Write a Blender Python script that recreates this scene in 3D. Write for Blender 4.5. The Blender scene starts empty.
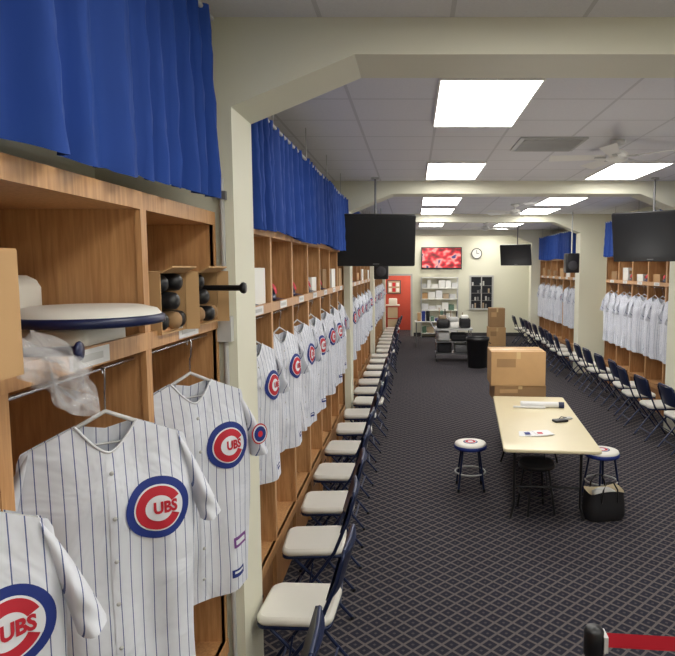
import bpy, math, random
from mathutils import Vector, Matrix
random.seed(7)
scene = bpy.context.scene
try:
    scene.view_settings.view_transform = 'Standard'
except Exception:
    pass

# ---------------------------------------------------------------- materials
def srgb(r, g, b):
    def c(v):
        v /= 255.0
        return v / 12.92 if v <= 0.04045 else ((v + 0.055) / 1.055) ** 2.4
    return (c(r), c(g), c(b), 1.0)

def nodes_of(m):
    m.use_nodes = True
    nt = m.node_tree
    return nt, nt.nodes, nt.links, nt.nodes['Principled BSDF']

def mat(name, col, rough=0.6, metal=0.0, var=0.08, scale=8.0, bump=0.0, bscale=60.0, trans=0.0, alpha=1.0):
    m = bpy.data.materials.new(name)
    nt, N, L, b = nodes_of(m)
    b.inputs['Roughness'].default_value = rough
    b.inputs['Metallic'].default_value = metal
    tc = N.new('ShaderNodeTexCoord')
    no = N.new('ShaderNodeTexNoise'); no.inputs['Scale'].default_value = scale
    L.new(tc.outputs['Object'], no.inputs['Vector'])
    mx = N.new('ShaderNodeMix'); mx.data_type = 'RGBA'
    c1 = [min(1, c * (1 + var)) for c in col[:3]] + [1]
    c2 = [c * (1 - var) for c in col[:3]] + [1]
    mx.inputs[6].default_value = c1; mx.inputs[7].default_value = c2
    L.new(no.outputs['Fac'], mx.inputs[0])
    L.new(mx.outputs[2], b.inputs['Base Color'])
    if bump > 0:
        n2 = N.new('ShaderNodeTexNoise'); n2.inputs['Scale'].default_value = bscale
        L.new(tc.outputs['Object'], n2.inputs['Vector'])
        bp = N.new('ShaderNodeBump'); bp.inputs['Strength'].default_value = bump
        bp.inputs['Distance'].default_value = 0.01
        L.new(n2.outputs['Fac'], bp.inputs['Height'])
        L.new(bp.outputs['Normal'], b.inputs['Normal'])
    if trans: b.inputs['Transmission Weight'].default_value = trans
    if alpha < 1: b.inputs['Alpha'].default_value = alpha
    return m

def emis(name, col, s):
    m = bpy.data.materials.new(name)
    nt, N, L, b = nodes_of(m)
    b.inputs['Base Color'].default_value = (0.8, 0.8, 0.8, 1)
    b.inputs['Emission Color'].default_value = col
    b.inputs['Emission Strength'].default_value = s
    return m

def math_node(N, L, op, a, b=None):
    n = N.new('ShaderNodeMath'); n.operation = op
    for i, v in enumerate((a, b)):
        if v is None: continue
        if isinstance(v, (int, float)): n.inputs[i].default_value = v
        else: L.new(v, n.inputs[i])
    return n.outputs[0]

def wood(name, dark, light, rough=0.45, vert=True):
    m = bpy.data.materials.new(name)
    nt, N, L, b = nodes_of(m)
    tc = N.new('ShaderNodeTexCoord'); mp = N.new('ShaderNodeMapping')
    mp.inputs['Scale'].default_value = (22, 22, 1.6) if vert else (22, 1.6, 22)
    L.new(tc.outputs['Object'], mp.inputs['Vector'])
    no = N.new('ShaderNodeTexNoise'); no.inputs['Scale'].default_value = 3.0
    no.inputs['Detail'].default_value = 6; no.inputs['Distortion'].default_value = 0.5
    L.new(mp.outputs[0], no.inputs['Vector'])
    cr = N.new('ShaderNodeValToRGB')
    cr.color_ramp.elements[0].position = 0.28; cr.color_ramp.elements[0].color = dark
    cr.color_ramp.elements[1].position = 0.66; cr.color_ramp.elements[1].color = light
    L.new(no.outputs['Fac'], cr.inputs[0]); L.new(cr.outputs[0], b.inputs['Base Color'])
    b.inputs['Roughness'].default_value = rough
    return m

def carpet_mat():
    m = bpy.data.materials.new('carpet_diamond')
    nt, N, L, b = nodes_of(m)
    tc = N.new('ShaderNodeTexCoord'); sp = N.new('ShaderNodeSeparateXYZ')
    L.new(tc.outputs['Object'], sp.inputs[0])
    p = 0.118
    a = math_node(N, L, 'DIVIDE', math_node(N, L, 'ADD', sp.outputs[0], sp.outputs[1]), p)
    c = math_node(N, L, 'DIVIDE', math_node(N, L, 'SUBTRACT', sp.outputs[0], sp.outputs[1]), p)
    fa = math_node(N, L, 'ABSOLUTE', math_node(N, L, 'SUBTRACT', math_node(N, L, 'FRACT', a), 0.5))
    fc = math_node(N, L, 'ABSOLUTE', math_node(N, L, 'SUBTRACT', math_node(N, L, 'FRACT', c), 0.5))
    la = math_node(N, L, 'GREATER_THAN', fa, 0.40)
    lc = math_node(N, L, 'GREATER_THAN', fc, 0.40)
    line = math_node(N, L, 'MAXIMUM', la, lc)
    da = math_node(N, L, 'LESS_THAN', fa, 0.10); dc = math_node(N, L, 'LESS_THAN', fc, 0.10)
    dot = math_node(N, L, 'MULTIPLY', da, dc)
    fac = math_node(N, L, 'MAXIMUM', line, math_node(N, L, 'MULTIPLY', dot, 0.5))
    no = N.new('ShaderNodeTexNoise'); no.inputs['Scale'].default_value = 160
    L.new(tc.outputs['Object'], no.inputs['Vector'])
    mx = N.new('ShaderNodeMix'); mx.data_type = 'RGBA'
    mx.inputs[6].default_value = srgb(50, 50, 61); mx.inputs[7].default_value = srgb(109, 102, 101)
    L.new(fac, mx.inputs[0])
    m2 = N.new('ShaderNodeMix'); m2.data_type = 'RGBA'; m2.blend_type = 'MULTIPLY'
    m2.inputs[0].default_value = 0.5
    L.new(mx.outputs[2], m2.inputs[6]); L.new(no.outputs['Fac'], m2.inputs[7])
    L.new(m2.outputs[2], b.inputs['Base Color'])
    b.inputs['Roughness'].default_value = 0.95
    b.inputs['Specular IOR Level'].default_value = 0.1
    return m

def ceiling_mat():
    m = bpy.data.materials.new('ceiling_tiles')
    nt, N, L, b = nodes_of(m)
    tc = N.new('ShaderNodeTexCoord'); sp = N.new('ShaderNodeSeparateXYZ')
    L.new(tc.outputs['Object'], sp.inputs[0])
    outs = []
    for i, off in ((0, 0.18), (1, 0.1)):
        f = math_node(N, L, 'FRACT', math_node(N, L, 'DIVIDE', math_node(N, L, 'SUBTRACT', sp.outputs[i], off), 0.61))
        f = math_node(N, L, 'ABSOLUTE', math_node(N, L, 'SUBTRACT', f, 0.5))
        outs.append(math_node(N, L, 'GREATER_THAN', f, 0.482))
    line = math_node(N, L, 'MAXIMUM', outs[0], outs[1])
    no = N.new('ShaderNodeTexNoise'); no.inputs['Scale'].default_value = 90
    L.new(tc.outputs['Object'], no.inputs['Vector'])
    c0 = N.new('ShaderNodeMix'); c0.data_type = 'RGBA'
    c0.inputs[6].default_value = srgb(224, 224, 228); c0.inputs[7].default_value = srgb(236, 236, 238)
    L.new(no.outputs['Fac'], c0.inputs[0])
    mx = N.new('ShaderNodeMix'); mx.data_type = 'RGBA'
    L.new(line, mx.inputs[0]); L.new(c0.outputs[2], mx.inputs[6]); mx.inputs[7].default_value = srgb(208, 208, 210)
    L.new(mx.outputs[2], b.inputs['Base Color'])
    b.inputs['Roughness'].default_value = 0.9
    return m

def jersey_mat():
    m = bpy.data.materials.new('pinstripe_cloth')
    nt, N, L, b = nodes_of(m)
    uv = N.new('ShaderNodeUVMap'); sp = N.new('ShaderNodeSeparateXYZ')
    L.new(uv.outputs[0], sp.inputs[0])
    f = math_node(N, L, 'FRACT', math_node(N, L, 'DIVIDE', math_node(N, L, 'ADD', sp.outputs[0], 2.015), 0.034))
    f = math_node(N, L, 'ABSOLUTE', math_node(N, L, 'SUBTRACT', f, 0.5))
    line = math_node(N, L, 'LESS_THAN', f, 0.042)
    mx = N.new('ShaderNodeMix'); mx.data_type = 'RGBA'
    mx.inputs[6].default_value = srgb(222, 225, 234); mx.inputs[7].default_value = srgb(84, 98, 146)
    L.new(line, mx.inputs[0]); L.new(mx.outputs[2], b.inputs['Base Color'])
    tc = N.new('ShaderNodeTexCoord'); no = N.new('ShaderNodeTexNoise'); no.inputs['Scale'].default_value = 4
    no.inputs['Detail'].default_value = 3; no.inputs['Distortion'].default_value = 0.8
    L.new(tc.outputs['Object'], no.inputs['Vector'])
    bp = N.new('ShaderNodeBump'); bp.inputs['Strength'].default_value = 0.6; bp.inputs['Distance'].default_value = 0.05
    L.new(no.outputs['Fac'], bp.inputs['Height']); L.new(bp.outputs['Normal'], b.inputs['Normal'])
    b.inputs['Roughness'].default_value = 0.85
    return m

def screen_mat():
    m = bpy.data.materials.new('tv_picture')
    nt, N, L, b = nodes_of(m)
    tc = N.new('ShaderNodeTexCoord'); mp = N.new('ShaderNodeMapping'); mp.inputs['Scale'].default_value = (3, 1, 4)
    L.new(tc.outputs['Object'], mp.inputs['Vector'])
    v = N.new('ShaderNodeTexNoise'); v.inputs['Scale'].default_value = 1.3; v.inputs['Detail'].default_value = 1
    L.new(mp.outputs[0], v.inputs['Vector'])
    cr = N.new('ShaderNodeValToRGB')
    e = cr.color_ramp.elements
    e[0].position = 0.35; e[0].color = srgb(110, 15, 25)
    e[1].position = 0.5; e[1].color = srgb(215, 35, 50)
    x = e.new(0.62); x.color = srgb(235, 160, 150)
    x = e.new(0.70); x.color = srgb(60, 60, 110)
    L.new(v.outputs['Fac'], cr.inputs[0])
    b.inputs['Base Color'].default_value = (0.02, 0.02, 0.02, 1)
    L.new(cr.outputs[0], b.inputs['Emission Color']); b.inputs['Emission Strength'].default_value = 1.4
    return m

M = {}
M['carpet'] = carpet_mat()
M['ceil'] = ceiling_mat()
M['wall'] = mat('wall_paint_cream', srgb(232, 230, 210), 0.7, var=0.02, scale=2)
M['pier'] = mat('pier_paint', srgb(230, 228, 208), 0.55, var=0.02, scale=2)
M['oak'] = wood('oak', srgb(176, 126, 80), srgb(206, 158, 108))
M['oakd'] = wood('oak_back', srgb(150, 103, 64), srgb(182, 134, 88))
M['curtain'] = mat('blue_curtain_cloth', srgb(20, 64, 146), 0.8, var=0.15, scale=3)
M['jersey'] = jersey_mat()
M['lblue'] = mat('logo_blue', srgb(30, 50, 128), 0.7)
M['lred'] = mat('logo_red', srgb(190, 34, 52), 0.7)
M['lwhite'] = mat('logo_white', srgb(228, 230, 236), 0.7, var=0.02)
M['purple'] = mat('label_purple', srgb(120, 70, 140), 0.7)
M['navy'] = mat('navy_paint', srgb(22, 32, 72), 0.35)
M['cframe'] = mat('chair_frame_blue', srgb(30, 42, 76), 0.3, metal=0.3)
M['vinyl'] = mat('seat_vinyl_white', srgb(226, 223, 214), 0.4, var=0.03)
M['chrome'] = mat('chrome', srgb(190, 190, 195), 0.25, metal=0.9)
M['plastic'] = mat('clear_plastic', srgb(215, 215, 215), 0.25, alpha=0.75)
M['bag'] = mat('clear_bag', srgb(240, 240, 243), 0.08, bump=1.0, bscale=30, alpha=0.17)
M['black'] = mat('black_plastic', srgb(22, 22, 25), 0.4)
M['blackm'] = mat('black_cloth', srgb(28, 28, 32), 0.8)
M['screen'] = mat('screen_off', srgb(20, 22, 26), 0.35, var=0.02)
M['tvpic'] = screen_mat()
M['card'] = mat('cardboard', srgb(190, 152, 106), 0.8, var=0.08)
M['cardd'] = mat('cardboard_dark', srgb(158, 124, 86), 0.8, var=0.08)
M['tape'] = mat('packing_tape', srgb(205, 175, 125), 0.35)
M['tabletop'] = mat('table_laminate', srgb(214, 202, 168), 0.35, var=0.03)
M['grey'] = mat('grey_metal', srgb(120, 120, 122), 0.45, metal=0.4)
M['lgrey'] = mat('light_grey_metal', srgb(190, 190, 188), 0.5, metal=0.1)
M['white'] = mat('white_paint', srgb(235, 234, 228), 0.45, var=0.02)
M['paper'] = mat('paper', srgb(225, 225, 225), 0.7, var=0.03)
M['red'] = mat('red_belt', srgb(190, 25, 45), 0.6)
M['lamp'] = emis('fluorescent_diffuser', (1.0, 0.975, 0.91, 1), 12.0)
M['redwall'] = mat('red_wall', srgb(186, 78, 62), 0.7)
M['base'] = mat('baseboard_dark', srgb(60, 58, 62), 0.6)
M['cream'] = mat('bag_lining', srgb(205, 190, 160), 0.8)
M['darkglass'] = mat('dark_glass', srgb(40, 42, 48), 0.15)
M['mix1'] = mat('stuff_green', srgb(90, 120, 100), 0.7)
M['mix2'] = mat('stuff_tan', srgb(170, 150, 125), 0.7)

# ---------------------------------------------------------------- mesh builder
class MB:
    def __init__(s):
        s.v = []; s.f = []; s.m = []; s.sm = []; s.uv = []; s.mats = []
    def mi(s, k):
        if k not in s.mats: s.mats.append(k)
        return s.mats.index(k)
    def add(s, vs, fs, k, smooth=False, uvs=None, T=None):
        o = len(s.v)
        for i, p in enumerate(vs):
            p = Vector(p)
            if T is not None: p = T @ p
            s.v.append(tuple(p)); s.uv.append(uvs[i] if uvs else (0, 0))
        mi = s.mi(k)
        for f in fs:
            s.f.append([o + i for i in f]); s.m.append(mi); s.sm.append(smooth)
    def box(s, a, b, k, T=None):
        x0, y0, z0 = a; x1, y1, z1 = b
        vs = [(x0,y0,z0),(x1,y0,z0),(x1,y1,z0),(x0,y1,z0),(x0,y0,z1),(x1,y0,z1),(x1,y1,z1),(x0,y1,z1)]
        s.add(vs, [(0,3,2,1),(4,5,6,7),(0,1,5,4),(1,2,6,5),(2,3,7,6),(3,0,4,7)], k, T=T)
    def rbox(s, c, size, r, k, ins=None, n=4, T=None, smooth=True):
        cx, cy, cz = c; w, d, h = [q / 2 for q in size]
        ins = ins if ins is not None else min(r, h) * 0.6
        rings = []
        for z, q in ((-h, ins), (-h + ins * 0.4, ins * 0.3), (-h + ins, 0), (h - ins, 0), (h - ins * 0.4, ins * 0.3), (h, ins)):
            ring = []
            rr = max(r - q, 0.001)
            for qx, qy, a0 in ((1, 1, 0), (-1, 1, 90), (-1, -1, 180), (1, -1, 270)):
                for i in range(n + 1):
                    a = math.radians(a0 + 90 * i / n)
                    ring.append((cx + qx * (w - r) + rr * math.cos(a), cy + qy * (d - r) + rr * math.sin(a), cz + z))
            rings.append(ring)
        s.rings(rings, k, smooth=smooth, caps=True, T=T)
    def rings(s, rings, k, smooth=True, caps=False, T=None, closed=True):
        n = len(rings[0]); vs = [p for r in rings for p in r]; fs = []
        for j in range(len(rings) - 1):
            for i in range(n if closed else n - 1):
                i2 = (i + 1) % n
                fs.append((j*n+i, j*n+i2, (j+1)*n+i2, (j+1)*n+i))
        s.add(vs, fs, k, smooth, T=T)
        if caps:
            s.add(rings[0], [tuple(reversed(range(n)))], k, False, T=T)
            s.add(rings[-1], [tuple(range(n))], k, False, T=T)
    def tube(s, pts, r, k, n=8, T=None, caps=True):
        pts = [Vector(p) for p in pts]; rings = []
        for i, p in enumerate(pts):
            d = (pts[min(i+1, len(pts)-1)] - pts[max(i-1, 0)]).normalized()
            up = Vector((0, 0, 1)) if abs(d.z) < 0.9 else Vector((1, 0, 0))
            a = d.cross(up).normalized(); b = d.cross(a).normalized()
            rr = r[i] if isinstance(r, (list, tuple)) else r
            rings.append([p + rr * (math.cos(2*math.pi*j/n) * a + math.sin(2*math.pi*j/n) * b) for j in range(n)])
        s.rings(rings, k, True, caps, T)
    def lathe(s, prof, k, c=(0, 0, 0), n=24, T=None, caps=False):
        rings = [[(c[0] + r * math.cos(2*math.pi*j/n), c[1] + r * math.sin(2*math.pi*j/n), c[2] + z) for j in range(n)] for r, z in prof]
        s.rings(rings, k, True, caps, T)
    def grid(s, fn, nu, nv, k, uvfn=None, smooth=True, T=None):
        vs = []; uvs = []
        for j in range(nv + 1):
            for i in range(nu + 1):
                p = fn(i / nu, j / nv); vs.append(p)
                uvs.append((p[0], p[2]) if uvfn is None else uvfn(i / nu, j / nv))
        fs = [(j*(nu+1)+i, j*(nu+1)+i+1, (j+1)*(nu+1)+i+1, (j+1)*(nu+1)+i) for j in range(nv) for i in range(nu)]
        s.add(vs, fs, k, smooth, uvs, T)
    def mesh(s, name):
        me = bpy.data.meshes.new(name)
        me.from_pydata(s.v, [], s.f)
        for k in s.mats: me.materials.append(M[k])
        me.polygons.foreach_set('material_index', s.m)
        me.polygons.foreach_set('use_smooth', s.sm)
        ul = me.uv_layers.new(name='UVMap')
        for lp in me.loops: ul.data[lp.index].uv = s.uv[lp.vertex_index]
        me.update()
        return me
    def obj(s, name, loc=(0, 0, 0), rot=(0, 0, 0)):
        return place(s.mesh(name), name, loc, rot)

def place(me, name, loc=(0, 0, 0), rot=(0, 0, 0), sc=1.0):
    o = bpy.data.objects.new(name, me)
    scene.collection.objects.link(o)
    o.location = loc; o.rotation_euler = rot; o.scale = (sc, sc, sc)
    return o

XL, XR, Y0, Y1, ZC = -1.5, 4.45, -2.6, 20.9, 3.45

# ---------------------------------------------------------------- room shell
b = MB(); b.box((XL-.1, Y0-.1, -.1), (XR+.1, Y1+2.2, 0), 'carpet'); b.obj('floor')
b = MB(); b.box((XL-.1, Y0-.1, ZC), (XR+.1, Y1+2.2, ZC+.1), 'ceil'); b.obj('ceiling')
b = MB(); b.box((XL-.1, Y0-.1, 0), (XL, Y1+2.2, ZC), 'wall'); b.obj('wall_left')
b = MB(); b.box((XR, Y0-.1, 0), (XR+.1, Y1+2.2, ZC), 'wall'); b.obj('wall_right')
b = MB(); b.box((XL, Y0-.1, 0), (XR, Y0, ZC), 'wall'); b.obj('wall_front')
b = MB()
dx0, dx1, dz = -0.98, -0.08, 2.04
b.box((XL, Y1, 0), (dx0, Y1+.12, ZC), 'wall'); b.box((dx1, Y1, 0), (XR, Y1+.12, ZC), 'wall')
b.box((dx0, Y1, dz), (dx1, Y1+.12, ZC), 'wall')
b.obj('wall_back')
b = MB()
b.box((dx0-.06, Y1-.02, 0), (dx0, Y1+.14, dz+.06), 'lgrey'); b.box((dx1, Y1-.02, 0), (dx1+.06, Y1+.14, dz+.06), 'lgrey')
b.box((dx0, Y1-.02, dz), (dx1, Y1+.14, dz+.06), 'lgrey'); b.obj('door_frame')
b = MB(); b.box((XL, Y1+2.1, 0), (XR, Y1+2.2, ZC), 'redwall'); b.obj('wall_corridor')
b = MB(); b.box((dx1+.1, Y1-.015, 0), (XR-.7, Y1, .12), 'base'); b.obj('baseboard_back')
b = MB(); b.box((-.95, Y1+1.2, 0), (-.5, Y1+1.6, .95), 'redwall'); b.box((-.97, Y1+1.18, .95), (-.48, Y1+1.62, .99), 'white')
b.box((-.9, Y1+1.185, .1), (-.55, Y1+1.2, .48), 'cream'); b.box((-.9, Y1+1.185, .52), (-.55, Y1+1.2, .9), 'cream')
b.rbox((-.72, Y1+1.4, 1.1), (.3, .3, .22), .04, 'white'); b.obj('red_cabinet')
# wall noticeboard and shelf in the corridor
b = MB(); b.box((-.95, -.03, 1.35), (-.45, 0, 1.85), 'base'); b.box((-.92, -.035, 1.38), (-.48, -.03, 1.82), 'mix2')
for i in range(6): b.box((-.90+.14*(i%3), -.04, 1.42+.2*(i//3)), (-.79+.14*(i%3), -.035, 1.56+.2*(i//3)), ('paper', 'lred', 'paper')[i%3])
b.obj('notice_board', (0, Y1+2.1, 0))

# beams, haunches and wall piers
BE = [2.98, 8.38, 13.45, 18.95]
BT = 0.36
PL, PR = -0.85, 3.6
for i, y in enumerate(BE):
    y2 = y + BT
    def prism(b, poly, k='pier'):
        n = len(poly)
        vs = [(p[0], y, p[1]) for p in poly] + [(p[0], y2, p[1]) for p in poly]
        fs = [tuple(range(n)), tuple(reversed(range(n, 2*n)))]
        for a in range(n):
            c = (a + 1) % n
            fs.append((a, n + a, n + c, c))
        b.add(vs, fs, k)
    b = MB()
    prism(b, [(XL, 3.05), (PL, 3.05), (PL, ZC), (XL, ZC)])
    prism(b, [(PL, 3.05), (-0.27, 3.285), (-0.27, ZC), (PL, ZC)])
    prism(b, [(-0.27, 3.285), (3.02, 3.285), (3.02, ZC), (-0.27, ZC)])
    prism(b, [(3.02, 3.285), (PR, 3.05), (PR, ZC), (3.02, ZC)])
    prism(b, [(PR, 3.05), (XR, 3.05), (XR, ZC), (PR, ZC)])
    b.obj('ceiling_beam')
    b = MB(); prism(b, [(XL, 0), (PL, 0), (PL, 3.05), (XL, 3.05)]); b.obj('wall_pier')
    b = MB(); prism(b, [(PR, 0), (XR, 0), (XR, 3.05), (PR, 3.05)]); b.obj('wall_pier')

b = MB()
b.tube([(-.90, BE[0]-.016, .0), (-.90, BE[0]-.016, 2.72)], .012, 'lgrey')
b.box((-.935, BE[0]-.05, 1.95), (-.865, BE[0]-.002, 2.07), 'lgrey'); b.box((-.92, BE[0]-.03, 2.62), (-.88, BE[0]-.002, 2.66), 'grey')
b.obj('electrical_conduit')

# ---------------------------------------------------------------- ceiling lights
b = MB()
b.box((-.325, -.63, -.02), (-.31, .63, 0), 'white'); b.box((.31, -.63, -.02), (.325, .63, 0), 'white')
b.box((-.31, -.63, -.02), (.31, -.615, 0), 'white'); b.box((-.31, .615, -.02), (.31, .63, 0), 'white')
b.box((-.31, -.615, -.016), (.31, .615, -.003), 'lamp')
lm = b.mesh('ceiling_light')
for y in (-1.0, 1.6, 4.50, 7.5, 10.8, 12.65, 16.6, 19.9):
    for x in (0.48, 2.52):
        place(lm, 'ceiling_light', (x, y, ZC))
place(lm, 'ceiling_light', (-.5, Y1+1.1, ZC), (0, 0, math.pi/2))  # unseen fixture added to brighten the corridor beyond the door
b = MB()
b.box((-.3, -.3, -.015), (.3, .3, 0), 'lgrey')
for i in range(9):
    b.box((-.26, -.26 + i*.06, -.028), (.26, -.235 + i*.06, -.015), 'lgrey')
b.obj('ceiling_vent', (1.25, 5.9, ZC))

b = MB()
b.lathe([(0.0, 0), (.07, 0), (.07, -.03), (.03, -.05), (.015, -.06)], 'white', n=16)
b.tube([(0, 0, -.04), (0, 0, -.12)], .012, 'white')
b.lathe([(0.0, -.08), (.06, -.09), (.1, -.12), (.1, -.17), (.05, -.2), (0.0, -.21)], 'white', n=20)
for k in range(5):
    T = Matrix.Rotation(math.radians(72*k + 12), 4, 'Z')
    b.grid(lambda u, v: (.1 + .5*u, (v-.5)*(.09 + .05*u), -.15 + (v-.5)*.03), 4, 2, 'white', T=T)
    b.box((.08, -.02, -.158), (.2, .02, -.152), 'lgrey', T=T)
fm = b.mesh('ceiling_fan')
for y, r in ((5.75, .3), (11.4, .9), (16.0, .1)):
    place(fm, 'ceiling_fan', (1.85, y, ZC), (0, 0, r))

for i, y in enumerate((-.8, 1.6, 4.6, 7.0, 9.6, 12.0, 14.6, 17.2, 19.6)):  # bare point lights added to lift ceiling and walls; no fixtures there
    ld = bpy.data.lights.new('added_fill_light', 'POINT'); ld.energy = 12 if y > 2 else 7
    ld.color = (1, .975, .93); ld.shadow_soft_size = 0.0
    lo = bpy.data.objects.new('added_fill_light', ld); scene.collection.objects.link(lo)
    lo.location = (1.5, y, 1.75)
ld = bpy.data.lights.new('corridor_fill_light', 'POINT'); ld.energy = 50; ld.shadow_soft_size = 0; ld.color = (1, .9, .8)  # unseen point light added so the doorway reads brighter
lo = bpy.data.objects.new('corridor_fill_light', ld); scene.collection.objects.link(lo); lo.location = (.6, Y1+1.1, 2.2)

# ---------------------------------------------------------------- lockers
CW = 0.745
def locker_bay(y0, y1, side, name='open_locker'):
    b = MB(); n = max(1, round((y1 - y0) / CW)); w = (y1 - y0) / n
    dep = 0.565 if side < 0 else 0.575
    def bx(xa, ya, za, xb, yb, zb, k):
        if side < 0: b.box((-xb, ya, za), (-xa, yb, zb), k)
        else: b.box((xa, ya, za), (xb, yb, zb), k)
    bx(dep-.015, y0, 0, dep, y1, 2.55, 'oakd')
    for i in range(n + 1):
        yc = y0 + i * w
        ya, yb = (yc, yc + .03) if i == 0 else ((yc - .03, yc) if i == n else (yc - .015, yc + .015))
        bx(.004, ya, 0, dep-.015, yb, 2.5, 'oak')
        bx(0, ya - (.008 if 0 < i < n else 0), .45, .02, yb + (.008 if 0 < i < n else 0), 2.5, 'oak')
    bx(0, y0, 2.50, dep, y1, 2.56, 'oak')
    bx(.002, y0, 2.03, dep-.015, y1, 2.055, 'oak')
    bx(-.004, y0, 2.015, .02, y1, 2.075, 'oak')
    bx(.002, y0, .42, dep-.015, y1, .45, 'oak'); bx(-.004, y0, .38, .02, y1, .45, 'oak')
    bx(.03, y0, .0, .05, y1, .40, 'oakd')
    for i in range(n):
        ym = y0 + (i + .5) * w
        b.tube([((1 if side > 0 else -1)*.05, ym - w/2 + .01, 1.985), ((1 if side > 0 else -1)*.05, ym + w/2 - .01, 1.985)], .006, 'chrome', n=6)
        xx = -.006
        bx(xx, ym - .12, 2.02, xx + .003, ym + .1, 2.07, 'paper')
        bx(xx-.001, ym - .09, 2.035, xx + .001, ym + .06, 2.055, 'lgrey')
        bx(.028, ym - .06, .2, .03, ym + .06, .22, 'chrome')
    X = -.93 if side < 0 else 3.87
    return b.obj(name, (X, 0, 0))

bays_l = [(-2.545, 2.95), (3.37, 8.36), (8.76, 13.43), (13.83, 18.93)]
bays_r = [(3.37, 8.36), (8.76, 12.45), (13.83, 18.93)]
for a, c in bays_l: locker_bay(a, c, -1)
for a, c in bays_r: locker_bay(a, c, 1)

# ---------------------------------------------------------------- curtains
def curtain(y0, y1, zb, zt, X, side, seed):
    rnd = random.Random(seed); b = MB()
    L = y1 - y0; nu = int(L / .012)
    ph = [rnd.uniform(0, 6.28) for _ in range(8)]
    def fn(u, v):
        y = y0 + L * u
        warp = .09 * math.sin(y * 2.3 + ph[0]) + .05 * math.sin(y*5.9 + ph[1]) + .02*math.sin(y*13+ph[6])
        q = (y + warp + .03*v*math.sin(y*3+ph[7])) * 2*math.pi / .17 + ph[2]
        w = math.sin(q + .55*math.sin(q))
        w2 = math.sin((y + warp*1.7) * 2*math.pi / .37 + ph[3] + v * .8)
        amp = (.022 + .018 * v) * (1 + .35*math.sin(y*4.1 + ph[5]))
        x = amp * w + .012 * v * w2 + .005*math.sin((y+.2*v)*2*math.pi/.06)
        z = zt - (zt - zb) * v - .014 * v * math.sin(y * 3 + ph[4]) - .010*v*w
        yy = y + .02 * v * math.sin(y*7 + ph[5])
        return (X + x * 1.0, yy, z)
    b.grid(fn, nu, 8, 'curtain')
    b.tube([(X, y0, zt - .01), (X, y1, zt - .01)], .012, 'lgrey')
    k = max(2, int(L / 1.0))
    for i in range(k):
        y = y0 + L * (i + .5) / k
        b.tube([(X, y, zt - .01), (X, y, ZC)], .005, 'lgrey', n=6)
    return b.obj('curtain')
curtain(-2.4, 2.79, 2.59, 3.38, -.87, -1, 1)
for i, (a, c) in enumerate(bays_l[1:]): curtain(a+.03, c-.03, 2.525, 3.2, -.885, -1, 5+i)
for i, (a, c) in enumerate(bays_r): curtain(a+.03, c-.03, 2.53, 3.2, 3.81, 1, 15+i)

# ---------------------------------------------------------------- text helper
def text_mesh(s, size, off=0.0):
    cu = bpy.data.curves.new('t', 'FONT'); cu.body = s; cu.size = size; cu.offset = off
    cu.align_x = 'CENTER'; cu.align_y = 'CENTER'; cu.resolution_u = 3
    o = bpy.data.objects.new('t', cu); scene.collection.objects.link(o)
    dg = bpy.context.evaluated_depsgraph_get(); dg.update()
    me = bpy.data.meshes.new_from_object(o.evaluated_get(dg))
    vs = [tuple(v.co) for v in me.vertices]; fs = [tuple(p.vertices) for p in me.polygons]
    bpy.data.objects.remove(o); bpy.data.curves.remove(cu); bpy.data.meshes.remove(me)
    return vs, fs
TXT = text_mesh('UBS', .050, .0022)

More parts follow.
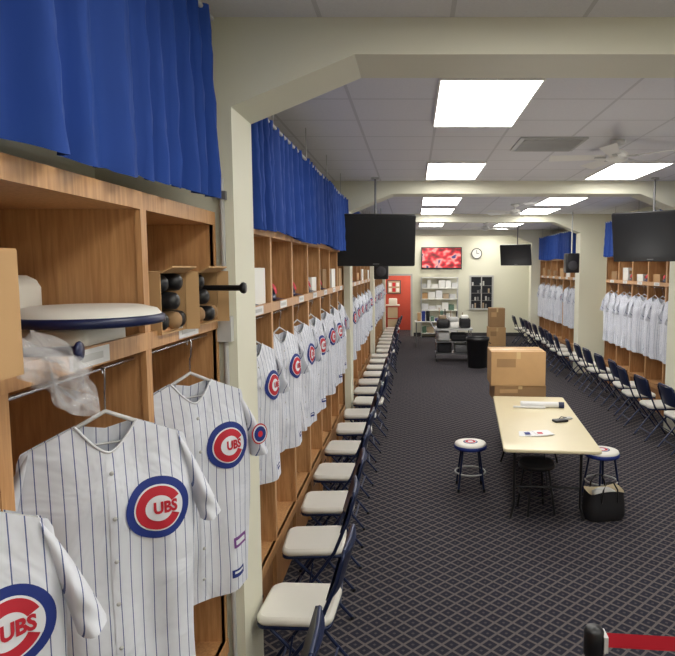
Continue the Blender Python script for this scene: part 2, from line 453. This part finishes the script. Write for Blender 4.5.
# ---------------------------------------------------------------- jerseys
def jersey_mesh(seed, patch=False):
    rnd = random.Random(seed); b = MB()
    p = [rnd.uniform(0, 6.28) for _ in range(7)]
    ZB = -1.06
    NZ = -.155
    def zt(x, back):
        ax = abs(x)
        if ax > .085: return NZ - (ax - .085) * .45
        if back: return NZ - .02 * (1 - ax/.085)
        return NZ - .085 * (1 - (ax/.085)**1.6)
    def W(z):
        t = min(1, max(0, (z + .15) / (ZB + .15)))
        return .225 + .030 * min(1, t*3) + .018 * t * math.sin(t*5+p[0])
    def fold(x, z):
        t = min(1, max(0, (z + .16) / (ZB + .16)))
        A = .004 + .022 * t
        d = .003 + .006*t
        return A * (math.sin(x*22 + p[1] + 1.4*t + .6*math.sin(z*4+p[5])) + .5*math.sin(x*41 + p[2] - 1.8*t)) + d*math.sin(z*10 + x*13 + p[3]) + .002*math.sin(z*23 - x*17 + p[6])
    def F(x, z, sgn=-1):
        w = W(z); s = max(-1, min(1, x / w)); t = min(1, max(0, (-.15 - z) / .25))
        D = .008 + .06 * t
        e = (1 - s*s)
        return sgn * (D * math.sqrt(max(0, e)) ) + fold(x, z) * (e if sgn < 0 else e*.8) * min(1, t*2 + .1)
    def sheet(back):
        sg = 1 if back else -1
        def fn(u, v):
            s = 2*u - 1
            x0 = s * .225
            z0 = zt(x0, back); hem = ZB - .02 * math.cos(s*1.5) - .006*math.sin(s*9+p[4])
            z = z0 + (hem - z0) * v
            x = s * (W(z) if v > 0 else .225)
            return (x, F(x, z, sg), z)
        b.grid(fn, 48, 34, 'jersey')
    sheet(False); sheet(True)
    for sd in (-1, 1):
        for fb in (-1, 1):
            def fn(u, v):
                top = (.205 + .135*u, NZ - .05 - .235*u - .06*u*u)
                bot = (.25 + .025*u, -.42 - .105*u)
                x = top[0] + (bot[0]-top[0])*v; z = top[1] + (bot[1]-top[1])*v
                e = math.sqrt(max(0, 1 - (2*v-1)**2))
                y = fb * (.012 + .045*min(1, u*1.6 + .3)) * e * (1 if u > 0 else .9) + .008*math.sin(u*9 + v*7 + p[4])*e
                return (sd * x, y, z)
            b.grid(fn, 12, 12, 'jersey')
    pts = []
    for i in range(17):
        x = -.088 + .176*i/16
        z = zt(x, False) if abs(x) < .085 else NZ
        pts.append((x, F(x, z) - .003, z))
    b.tube(pts, .004, 'lwhite', n=6)
    def zrow(x, z, w, h, k, off):
        def fn(u, v):
            xx = x - w/2 + w*u; zz = z - h/2 + h*v
            return (xx, F(xx, zz) - off, zz)
        b.grid(fn, 8, max(3, int(h/.04)), k)
    zrow(0, -.655, .028, .80, 'jersey', .003)
    for i in range(6):
        zb = -.30 - i*.135
        yb = F(0, zb) - .006
        b.lathe([(0, .003), (.006, .002), (.007, 0)], 'lgrey', n=10, T=Matrix.Translation((0, yb, zb)) @ Matrix.Rotation(math.radians(90), 4, 'X'))
    lx, lz = .130, -.435
    def ring(r0, r1, k, off, a0=0, a1=360, cx=lx, cz=lz, n=44, sx=1.0):
        def fn(u, v):
            a = math.radians(a0 + (a1-a0)*u); r = r0 + (r1-r0)*v
            x = cx + r*math.cos(a)*sx; z = cz + r*math.sin(a)
            return (x, F(x, z) - off, z)
        b.grid(fn, n, 5, k)
    ring(.0, .098, 'lblue', .004)
    ring(.0, .074, 'lwhite', .0055)
    ring(.0, .069, 'lred', .007)
    ring(.0, .041, 'lwhite', .0085)
    ring(.036, .0735, 'lwhite', .0085, -26, 26, n=10)
    vs, fs = TXT
    mvx = lx + .018
    b.add([(mvx + v[0]*.84, F(mvx + v[0]*.84, lz + v[1]) - .0108, lz + v[1]) for v in vs], fs, 'lred')
    zrow(.15, ZB + .07, .07, .035, 'lblue', .004)
    zrow(.15, ZB + .075, .05, .01, 'lwhite', .006)
    if patch:
        zrow(.17, ZB + .2, .08, .045, 'purple', .004); zrow(.17, ZB + .2, .06, .02, 'lwhite', .006)
        def fnb(r, k, off):
            def fn(u, v):
                a = 2*math.pi*u
                return (.278 + r*v*math.cos(a)*.85, -.062 - off, -.415 + r*v*math.sin(a))
            b.grid(fn, 24, 2, k)
        fnb(.046, 'lred', 0); fnb(.040, 'lwhite', .002); fnb(.034, 'lblue', .004); fnb(.014, 'lred', .006)
    hk = []
    for i in range(9):
        a = math.radians(200 - 200*i/8)
        hk.append((0, -.018*math.cos(a)*1.0, -.01 + .02*math.sin(a) + .01))
    b.tube(hk + [(0, -.01, -.05), (0, 0, -.06), (0, 0, -.12)], .003, 'chrome', n=6)
    b.tube([(-.20, 0, -.215), (-.12, 0, -.18), (-.04, 0, -.14), (0, 0, -.12), (.04, 0, -.14), (.12, 0, -.18), (.20, 0, -.215)], .007, 'plastic', n=8)
    b.tube([(-.19, 0, -.22), (.19, 0, -.22)], .004, 'plastic', n=6)
    return b.mesh('baseball_jersey')

JM = [jersey_mesh(s, s == 2) for s in (1, 2, 3, 4)]
def jersey(X, D, rotdeg, k, z=1.985, sc=1.0):
    place(JM[k], 'baseball_jersey', (X, D, z), (0, 0, math.radians(rotdeg)), sc)
jersey(-1.03, 1.26, 40, 2, 1.935)
jersey(-.94, 1.86, 36, 0)
jersey(-.935, 2.57, 46, 1, sc=1.03)
for (a, c) in bays_l[1:]:
    n = round((c - a) / CW); w = (c - a) / n
    for i in range(n):
        jersey(-.965, a + (i+.5)*w + random.uniform(-.05, .03), 72 + random.uniform(-8, 5), random.choice((0, 2, 3)), sc=random.uniform(.93, .99))
for (a, c) in bays_r:
    n = round((c - a) / CW); w = (c - a) / n
    for i in range(n):
        jersey(3.915, a + (i+.3)*w + random.uniform(-.04, .04), -72 + random.uniform(-6, 8), random.choice((0, 2, 3)), sc=1.05)
        if random.random() < .8:
            jersey(3.915, a + (i+.72)*w, -76 + random.uniform(-4, 4), random.choice((0, 2, 3)), sc=1.05)

# ---------------------------------------------------------------- folding chairs
b = MB()
for s in (-1, 1):
    y = s * .205
    b.tube([(.20, y, .012), (.02, y, .26), (-.14, y, .47), (-.235, y, .70), (-.262, y, .80), (-.266, y*.93, .83), (-.268, y*.8, .845)], .0115, 'cframe')
    b.tube([(-.25, s*.178, .012), (-.06, s*.178, .24), (.12, s*.178, .425)], .0105, 'cframe')
    b.tube([(.20, y, 0), (.20, y, .02)], .015, 'black'); b.tube([(-.25, s*.178, 0), (-.25, s*.178, .02)], .014, 'black')
    b.tube([(.0, s*.19, .40), (.02, s*.205, .27)], .006, 'cframe', n=6)
b.tube([(-.268, -.165, .845), (-.275, 0, .85), (-.268, .165, .845)], .0115, 'cframe')
b.tube([(.125, -.205, .115), (.125, .205, .115)], .008, 'cframe')
b.tube([(-.17, -.178, .105), (-.17, .178, .105)], .008, 'cframe')
b.tube([(.12, -.178, .425), (.12, .178, .425)], .008, 'cframe')
b.rbox((0.0, 0, .435), (.40, .385, .02), .05, 'cframe')
b.rbox((0.0, 0, .465), (.41, .395, .05), .07, 'vinyl', ins=.02, n=5)
for off, kk in ((0, 'cframe'), (.022, 'cframe')):
    def fn(u, v):
        yy = (u - .5) * .40; zz = .60 + .235*v
        xx = -.198 - (zz-.6)*.30 - .035*(1 - (2*u-1)**2) + off
        return (xx, yy, zz)
    b.grid(fn, 12, 5, kk)
def fe(u, v):
    yy = (u - .5) * .40; return (-.198 - .235*.30 - .035*(1-(2*u-1)**2) + .022*v, yy, .835)
b.grid(fe, 12, 1, 'cframe')
def fe(u, v):
    yy = (u - .5) * .40; return (-.198 - .035*(1-(2*u-1)**2) + .022*v, yy, .60)
b.grid(fe, 12, 1, 'cframe')
CH = b.mesh('folding_chair')
for y in [2.36, 3.25, 4.02, 4.72, 5.46, 6.24, 6.98, 7.7, 8.45, 9.2, 9.9, 10.65, 11.4, 12.15, 12.9, 13.7, 14.4, 15.15, 15.9, 16.6, 17.35, 18.1, 18.8]:
    near_pier = any(abs(y - (q + .18)) < .42 for q in BE)
    place(CH, 'folding_chair', (-.615 if near_pier else -.67 + random.uniform(-.015, .015), y + random.uniform(-.02, .02), 0), (0, 0, math.radians(180 + random.uniform(-5, 5))))
for y in [4.0, 4.75, 5.5, 6.25, 7.0, 7.6, 8.25, 9.0, 9.7, 10.4, 11.1, 11.8, 12.5, 13.2, 13.9, 14.6, 15.3, 16.0, 16.7, 17.4, 18.1, 18.8]:
    near_pier = any(abs(y - (q + .18)) < .5 for q in BE)
    place(CH, 'folding_chair', (3.32 if near_pier else 3.40 + random.uniform(-.02, .02), y + random.uniform(-.03, .03), 0), (0, 0, math.radians(random.uniform(-8, 4))))

# ---------------------------------------------------------------- folding table
b = MB()
TW, TL = .84, 2.25
b.rbox((0, 0, .725), (TW, TL, .03), .04, 'tabletop', ins=.006)
b.box((-TW/2+.05, -TL/2+.06, .69), (-TW/2+.07, TL/2-.06, .712), 'grey'); b.box((TW/2-.07, -TL/2+.06, .69), (TW/2-.05, TL/2-.06, .712), 'grey')
for sy in (-1, 1):
    y = sy * (TL/2 - .32)
    for sx in (-1, 1):
        b.tube([(sx*.30, y, .70), (sx*.30, y, .12), (sx*.33, y + sy*.03, .013)], .013, 'black')
    b.tube([(-.30, y, .30), (.30, y, .30)], .010, 'black'); b.tube([(-.30, y, .69), (.30, y, .69)], .011, 'black')
    b.tube([(0, y, .30), (0, y - sy*.4, .70)], .008, 'black')
tb = b.obj('folding_table', (1.30, 6.32, 0), (0, 0, math.radians(-5)))

b = MB()
b.tube([(-.22, 0, .033), (.22, 0, .033)], .033, 'paper', n=20)
b.tube([(.20, 0, .033), (.26, 0, .033)], .0345, 'navy', n=20)
b.tube([(-.3, -.06, .012), (.05, -.07, .012)], .012, 'paper', n=12)
b.obj('paper_roll', (1.43, 6.85, .741), (0, 0, math.radians(-8)))
b = MB()
for i in range(4):
    b.box((-.13+.05*i, -.09, .0+.003*i), (.0+.06*i, .08, .003+.003*i), 'paper', T=Matrix.Rotation(.12*i-.15, 4, 'Z'))
b.box((-.08, -.05, .0125), (-.03, .02, .014), 'lblue'); b.box((.04, -.03, .0125), (.09, .02, .014), 'lred')
b.obj('paper_stack', (1.13, 5.72, .741))
b = MB()
b.rbox((0, 0, .012), (.15, .09, .022), .015, 'black'); b.rbox((.13, .07, .01), (.09, .06, .018), .012, 'lgrey')
b.tube([(.0, .03, .02), (.05, .07, .03), (.11, .06, .02)], .004, 'black')
b.obj('marker_case', (1.50, 6.2, .741), (0, 0, .3))

def cardbox(name, w, d, h, loc, rz=0, k='card'):
    b = MB()
    b.box((-w/2, -d/2, 0), (w/2, d/2, h), k)
    b.box((-w/2+.001, -d/2, h), (w/2-.001, -.002, h+.004), k); b.box((-w/2+.001, .002, h), (w/2-.001, d/2, h+.004), k)
    b.box((-w/2, -.03, h+.004), (w/2, .03, h+.0055), 'tape')
    b.box((-w/2+.1*w, -d/2-.001, h*.55), (-w/2+.45*w, -d/2, h*.8), 'cardd' if k == 'card' else 'card')
    b.box((-.025, -d/2-.0015, h*.8), (.025, -d/2, h), 'tape')
    return b.obj(name, loc, (0, 0, rz))
cardbox('cardboard_box', .46, .4, .64, (1.42, 7.84, 0), k='cardd')
cardbox('cardboard_box', .64, .44, .19, (1.33, 7.82, .647), k='cardd', rz=.02)
cardbox('cardboard_box', .67, .5, .42, (1.31, 7.84, .844), rz=-.02)
cardbox('cardboard_box', .5, .5, .55, (2.48, 18.4, 0))
cardbox('cardboard_box', .45, .45, .56, (2.48, 18.4, .557), k='cardd')

# ---------------------------------------------------------------- stools
def stool_mesh(top, leg, dark=False):
    b = MB()
    b.lathe([(0, .495), (.13, .495), (.158, .488), (.165, .475), (.165, .468)], top, n=32)
    b.lathe([(.165, .468), (.170, .462), (.170, .435), (.16, .428), (0, .428)], leg if dark else 'lblue', n=32)
    if not dark:
        b.lathe([(.0, .4965), (.075, .4965), (.075, .4955)], 'lblue', n=24)
        b.lathe([(.0, .4975), (.062, .4975), (.062, .4965)], 'lwhite', n=24)
        b.lathe([(.03, .4985), (.055, .4985)], 'lred', n=24)
    for k in range(4):
        a = math.radians(45 + 90*k); c, s = math.cos(a), math.sin(a)
        b.tube([(c*.12, s*.12, .43), (c*.185, s*.185, .02)], .011, leg)
        b.tube([(c*.185, s*.185, 0), (c*.185, s*.185, .03)], .014, 'black')
    pts = [(.158*math.cos(2*math.pi*i/24), .158*math.sin(2*math.pi*i/24), .18) for i in range(25)]
    b.tube(pts, .008, leg if dark else 'lgrey', n=6)
    return b.mesh('round_stool')
SM = stool_mesh('vinyl', 'cframe'); SD = stool_mesh('blackm', 'black', True)
place(SM, 'round_stool', (.60, 6.33, 0)); place(SM, 'round_stool', (1.89, 6.05, 0), (0, 0, .4))
place(SD, 'round_stool', (1.17, 5.72, 0), (0, 0, .2))

b = MB()
def ringz(w, d, z, n=24, jig=0):
    return [(w*math.copysign(abs(math.cos(a))**.6, math.cos(a)), d*math.copysign(abs(math.sin(a))**.6, math.sin(a)), z + jig*math.sin(3*a)) for a in [2*math.pi*i/n for i in range(n)]]
b.rings([ringz(.17, .10, 0), ringz(.19, .12, .04), ringz(.185, .12, .15), ringz(.175, .11, .24, jig=.01), ringz(.18, .115, .27, jig=.015)], 'blackm')
b.rings([ringz(.178, .112, .269, jig=.015), ringz(.165, .10, .2), ringz(.15, .09, .08)], 'cream')
b.add(ringz(.15, .09, .08), [tuple(range(24))], 'cream'); b.add(ringz(.17, .10, 0), [tuple(reversed(range(24)))], 'blackm')
for s in (-1, 1):
    b.tube([(-.08, s*.115, .18), (-.07, s*.12, .3), (-.03, s*.11, .37), (.03, s*.11, .37), (.07, s*.12, .3), (.08, s*.115, .18)], .008, 'black')
b.rings([ringz(.1, .05, .15), ringz(.11, .06, .25), ringz(.06, .03, .28)], 'lgrey', caps=True)
b.obj('tote_bag', (1.76, 5.55, 0), (0, 0, .2))

# ---------------------------------------------------------------- stanchion with belt
b = MB()
def post(x):
    b.lathe([(0, 0), (.17, 0), (.175, .01), (.16, .025), (.05, .04), (.03, .06)], 'black', c=(x, 0, 0), n=32)
    b.tube([(x, 0, .04), (x, 0, .90)], .028, 'black', n=20)
    b.lathe([(.028, .88), (.036, .885), (.036, .975), (.03, .985), (0, .987)], 'black', c=(x, 0, 0), n=24)
    b.box((x+.03, -.03, .905), (x+.045, .03, .965), 'lgrey')
post(0); post(1.9)
b.grid(lambda u, v: (.045 + 1.81*u, 0, .965 - .055*v - .03*math.sin(math.pi*u)), 24, 1, 'red')
b.grid(lambda u, v: (.045 + 1.81*u, .002, .965 - .055*v - .03*math.sin(math.pi*u)), 24, 1, 'red')
b.obj('stanchion_barrier', (.665, 2.16, 0), (0, 0, -.02))

# ---------------------------------------------------------------- TVs
def tv(name, w, h, loc, rz, tilt, pic='screen', pole=True):
    b = MB(); d = .035
    T = Matrix.Rotation(math.radians(rz), 4, 'Z') @ Matrix.Rotation(math.radians(tilt), 4, 'X')
    b.rbox((0, 0, 0), (w, h, d*1.6), .02, 'black', ins=.006, T=T @ Matrix.Rotation(math.radians(90), 4, 'X'))
    b.box((-w/2+.03, -d*.8-.002, -h/2+.06), (w/2-.03, -d*.8, h/2-.03), pic, T=T)
    b.box((-.04, -d*.8-.003, -h/2+.025), (.04, -d*.8, -h/2+.035), 'grey', T=T)
    b.rbox((0, .05, 0), (w*.6, .06, h*.6), .02, 'black', T=T)
    if pole:
        b.box((-.12, .08, -.1), (.12, .11, .1), 'black', T=T)
        zt = ZC - loc[2]
        q = T @ Vector((0, .12, 0))
        b.tube([(q.x, q.y, q.z), (q.x, q.y, zt)], .013, 'grey', n=10)
        b.tube([(q.x, q.y, zt-.02), (q.x, q.y, zt)], .05, 'lgrey', n=16)
    else:
        b.box((-.2, .02, -.1), (.2, .118, .1), 'black')
    return b.obj(name, loc, (0, 0, 0))
tv('television', 1.0, .66, (-.47, 7.95, 2.65), 6, 12)
tv('television', .96, .64, (3.03, 8.0, 2.70), -38, 12)
tv('television', .80, .52, (2.55, 15.5, 2.62), -30, 10)
tv('television', 1.35, .74, (.95, 20.78, 2.62), 0, 0, 'tvpic', False)
def speaker(loc):
    b = MB()
    b.rbox((0, 0, 0), (.28, .24, .40), .03, 'black', n=3)
    b.lathe([(.10, 0), (.09, .005), (.03, .015), (0, .012)], 'base', n=20, T=Matrix.Translation((0, -.121, -.05)) @ Matrix.Rotation(math.radians(90), 4, 'X'))
    b.tube([(0, .0, .2), (0, 0, ZC - loc[2])], .012, 'lgrey')
    b.obj('hanging_speaker', loc)
speaker((3.28, 12.9, 2.40)); speaker((-.62, 12.2, 2.28))

# ---------------------------------------------------------------- back wall furniture
b = MB(); x0, x1 = .26, 1.5
for x in (x0, x1-.03):
    for y in (-.35, -.03): b.box((x, y, 0), (x+.03, y+.03, 2.0), 'lgrey')
rr = random.Random(3)
for z in (.12, .5, .88, 1.26, 1.62, 1.97):
    b.box((x0, -.35, z), (x1, 0, z+.025), 'white')
    if z > 1.9: continue
    x = x0 + .05
    while x < x1 - .18:
        w = rr.uniform(.1, .24); h = rr.uniform(.12, .28)
        b.box((x, -.32, z+.025), (x+w, -.08, z+.025+h), rr.choice(['white', 'mix2', 'paper', 'card', 'lgrey', 'mix1', 'white', 'lgrey']))
        x += w + .02
b.box((x0, -.01, 0), (x1, 0, 2.0), 'wall')
b.obj('storage_shelf', (0, Y1-.02, 0))
b = MB(); x0, x1 = 1.95, 2.65
b.box((x0-.05, -.06, .9), (x0, 0, 2.05), 'lgrey'); b.box((x1, -.06, .9), (x1+.05, 0, 2.05), 'lgrey')
b.box((x0, -.06, 2.0), (x1, 0, 2.05), 'lgrey'); b.box((x0, -.1, .9), (x1, 0, .95), 'lgrey')
b.box((x0, -.02, .95), (x1, -.005, 2.0), 'darkglass'); b.box(((x0+x1)/2-.015, -.05, .95), ((x0+x1)/2+.015, 0, 2.0), 'lgrey')
for z in (1.2, 1.45, 1.7): b.box((x0, -.05, z), (x1, -.02, z+.015), 'grey')
for i in range(14):
    x = x0+.03+(i % 7)*.09; z = (.955, 1.215, 1.465, 1.715)[i % 4]
    b.box((x, -.05, z), (x+.05, -.02, z+rr.uniform(.08, .18)), rr.choice(['lgrey', 'mix2', 'grey']))
b.obj('window_1', (0, Y1, 0))
b = MB(); T = Matrix.Rotation(math.radians(90), 4, 'X')
b.lathe([(0, .0), (.18, .0), (.18, .04), (.16, .045), (.155, .03)], 'black', n=32, T=T)
b.lathe([(.157, .03), (0, .03)], 'white', n=32, T=T)
b.box((-.008, -.035, 0), (.008, -.033, .12), 'black'); b.box((0, -.035, -.008), (.08, -.033, .008), 'black')
b.obj('wall_clock', (2.13, Y1, 2.78))

# equipment cart piled with gear
b = MB()
for x in (-.42, .42):
    for y in (-.28, .28):
        b.tube([(x, y, .08), (x, y, .82)], .016, 'chrome')
        b.lathe([(0, -.02), (.045, -.02), (.045, .02), (0, .02)], 'black', n=14, T=Matrix.Translation((x, y, .045)) @ Matrix.Rotation(math.radians(90), 4, 'Y'))
b.box((-.44, -.3, .18), (.44, .3, .21), 'grey'); b.box((-.46, -.32, .78), (.46, .32, .82), 'lgrey')
b.box((-.44, -.3, .48), (.44, .3, .5), 'grey')
b.rbox((-.22, 0, .34), (.36, .45, .25), .05, 'blackm'); b.rbox((.2, 0, .32), (.35, .42, .2), .05, 'grey')
b.rbox((-.24, 0, .62), (.3, .45, .22), .05, 'lgrey'); b.rbox((.14, 0, .6), (.4, .42, .18), .05, 'blackm')
b.rbox((-.26, -.05, .93), (.30, .4, .20), .04, 'black'); b.rbox((.02, 0, .90), (.22, .4, .14), .03, 'white'); b.rbox((.29, 0, .94), (.26, .4, .22), .04, 'blackm')
b.rbox((.0, .02, 1.03), (.25, .3, .10), .05, 'lgrey'); b.rbox((-.27, .02, 1.08), (.2, .24, .09), .04, 'mix2'); b.rbox((.28, .0, 1.09), (.18, .24, .08), .03, 'white')
for i in range(5): b.tube([(-.3+.12*i, .2, .8), (-.34+.15*i, .26, 1.3-.03*i)], .014, 'black' if i % 2 else 'mix2')
b.tube([(-.46, -.28, .8), (-.56, -.28, .95), (-.56, .28, .95), (-.46, .28, .8)], .012, 'chrome')
b.obj('equipment_cart', (1.0, 15.4, 0))
b = MB()
b.lathe([(0, 0), (.21, 0), (.22, .02), (.255, .62), (.275, .63), (.275, .70), (.262, .70), (.255, .66), (.21, .03), (0, .03)], 'black', n=28)
b.tube([(.265, -.06, .58), (.30, -.05, .56), (.30, .05, .56), (.265, .06, .58)], .01, 'black'); b.tube([(-.265, -.06, .58), (-.30, -.05, .56), (-.30, .05, .56), (-.265, .06, .58)], .01, 'black')
b.obj('waste_bin', (1.50, 14.3, 0))
b = MB()
b.rbox((0, 0, .73), (1.0, .6, .03), .03, 'white')
for x in (-.45, .45):
    for y in (-.25, .25): b.tube([(x, y, 0), (x, y, .72)], .015, 'grey')
for i in range(7):
    x = -.42 + i*.13; b.box((x, -.2, .745), (x+.1, .15, .745+rr.uniform(.06, .3)), rr.choice(['white', 'card', 'mix1', 'lblue', 'black']))
b.obj('side_table', (.55, 18.3, 0))

# ---------------------------------------------------------------- near shelf contents
ZS = 2.056
b = MB(); b.rbox((0, 0, .035), (.28, .28, .07), .03, 'vinyl', ins=.012); b.obj('folded_towel', (-1.08, 1.90, ZS))
b = MB()
b.lathe([(0, .055), (.16, .055), (.20, .045), (.212, .03)], 'vinyl', n=48)
b.lathe([(.212, .03), (.222, .025), (.222, .004), (.205, 0), (0, 0)], 'navy', n=48)
b.obj('stool_seat', (-1.0, 1.90, ZS+.073))
b = MB(); b.rbox((0, 0, .11), (.22, .44, .22), .05, 'vinyl', ins=.04); b.obj('seat_cushion', (-1.345, 1.88, ZS))
def bat_mesh(k='navy'):
    b = MB()
    pr = [(0, 0), (.022, .0), (.026, .008), (.024, .018), (.013, .028), (.012, .2), (.015, .38), (.026, .55), (.033, .66), (.033, .80), (.028, .83), (0, .835)]
    b.lathe([(r, z*.62) for r, z in pr], k, n=20, T=Matrix.Rotation(math.radians(90), 4, 'Y'))
    return b.mesh('baseball_bat')
BN = bat_mesh('navy')
place(BN, 'baseball_bat', (-.84, 1.56, ZS+.034), (0, 0, math.radians(190)))
def bat_box(loc, bats, w=.25):
    b = MB(); d, h, t = .46, .23, .006
    b.box((-d, -w/2, 0), (0, w/2, t), 'card'); b.box((-d, -w/2, h-t), (0, w/2, h), 'card')
    b.box((-d, -w/2, t), (0, -w/2+t, h-t), 'card'); b.box((-d, w/2-t, t), (0, w/2, h-t), 'card')
    b.box((-d, -w/2+t, t), (-d+t, w/2-t, h-t), 'cardd')
    b.box((0, -t, 0), (.05, 0, h), 'card', T=Matrix.Translation((0, w/2, 0)) @ Matrix.Rotation(math.radians(20), 4, 'Z'))
    b.box((0, -w/2, -t), (.05, w/2, 0), 'card', T=Matrix.Translation((0, 0, h)) @ Matrix.Rotation(math.radians(-25), 4, 'Y'))
    b.box((-d*.7, -w/2-.001, h*.3), (-d*.2, -w/2, h*.75), 'cardd')
    for (y, z, ex, kind, k) in bats:
        pr = [(0, 0), (.022, .0), (.026, .008), (.024, .018), (.013, .028), (.012, .2), (.02, .40)] if kind else [(0, 0), (.02, .002), (.031, .012), (.034, .03), (.033, .3), (.02, .4)]
        b.lathe(pr, k, n=18, T=Matrix.Translation((ex, y, z)) @ Matrix.Rotation(math.radians(-90), 4, 'Y'))
    return b.obj('bat_shipping_box', loc)
bat_box((-.91, 2.36, ZS), [(-.065, .045, .0, 0, 'black'), (.01, .045, .02, 0, 'cardd'), (.08, .045, .01, 0, 'black'), (-.03, .12, .03, 0, 'black'), (.045, .12, -.01, 0, 'cardd'), (-.06, .185, .0, 0, 'black'), (.03, .19, .02, 0, 'black')])
bat_box((-.90, 2.73, ZS), [(-.065, .045, .0, 0, 'cardd'), (.01, .045, .02, 0, 'black'), (.08, .045, .01, 0, 'cardd'), (-.03, .12, .01, 0, 'black'), (.055, .155, .15, 1, 'black'), (-.06, .185, .0, 0, 'black')])
cardbox('cardboard_box', .34, .28, .26, (-.995, 1.16, ZS+.02))
b = MB()
def fb(u, v):
    a = 2*math.pi*u
    r = .07 * math.sin(math.pi * min(1, v*.90 + .10))**.6 * (1 + .28*math.sin(3*a + 6*v) + .2*math.sin(7*a - 13*v) + .12*math.sin(11*a+21*v))
    return (.5*r*math.cos(a) + .03*math.sin(6*v) + .05*v, r*math.sin(a) + .25*v, -.20*v + .025*math.sin(9*v + 2*a))
b.grid(fb, 48, 30, 'bag', smooth=False)
b.grid(lambda u, v: tuple(c*s for c, s in zip(fb(u*.8+.1, v*.9+.03), (.6, .97, .98))), 40, 24, 'bag', smooth=False)
b.obj('plastic_bag', (-.855, 1.33, 2.14))

def helmet_mesh():
    b = MB()
    prof = [(.13*math.cos(a), .13*math.sin(a)*1.05 + .03) for a in [math.radians(q) for q in (0, 15, 30, 45, 60, 75, 90)]]
    b.lathe([(.125, 0), (.13, .03)] + [(max(r, .0), z) for r, z in prof], 'navy', n=24)
    b.grid(lambda u, v: (.10 + .09*v*math.sin(math.pi*u)**.5 , (u-.5)*.2, .045 - .015*v), 12, 4, 'navy')
    b.lathe([(0, .0), (.03, .005), (.04, .0)], 'lred', n=16, T=Matrix.Translation((.122, 0, .10)) @ Matrix.Rotation(math.radians(70), 4, 'Y'))
    return b.mesh('batting_helmet')
HM = helmet_mesh()
r2 = random.Random(11)
for (a, c), side in [(q, -1) for q in bays_l[1:]] + [(q, 1) for q in bays_r]:
    n = round((c - a) / CW); w = (c - a) / n
    for i in range(n):
        y = a + (i+.5)*w; X = -1.08 if side < 0 else 4.05
        t = r2.random()
        if t < .6:
            place(HM, 'batting_helmet', (X, y - .14, ZS), (0, 0, 0 if side < 0 else math.pi))
            if r2.random() < .7: cardbox('shoe_box', .24, .28, r2.uniform(.13, .25), (X, y + .17, ZS), k=r2.choice(['card', 'white', 'cardd']))
        elif t < .92:
            cardbox('shoe_box', .3, .32, r2.uniform(.16, .28), (X, y + r2.uniform(-.08, .08), ZS), k=r2.choice(['card', 'white', 'cardd']))

b = MB(); b.rbox((0, 0, .05), (.3, .4, .1), .06, 'navy', ins=.03); b.rbox((.02, .02, .135), (.26, .34, .07), .06, 'blackm', ins=.02)
me = b.mesh('folded_clothes')
for y in (2.55, 3.75, 5.2, 6.6, 9.2): place(me, 'folded_clothes', (-1.2, y, .451))

# ---------------------------------------------------------------- world + camera
w = bpy.data.worlds.new('world'); scene.world = w; w.use_nodes = True
w.node_tree.nodes['Background'].inputs[0].default_value = (.8, .85, .9, 1)
w.node_tree.nodes['Background'].inputs[1].default_value = 0.3
cd = bpy.data.cameras.new('camera'); cam = bpy.data.objects.new('camera', cd); scene.collection.objects.link(cam)
cd.lens = 620 / 675 * 36; cd.sensor_width = 36
cd.shift_x = -75.5 / 675
cd.clip_start = .05
cam.location = (0, 0, 2.3); cam.rotation_euler = (math.radians(90 - 5.53), 0, 0)
scene.camera = cam
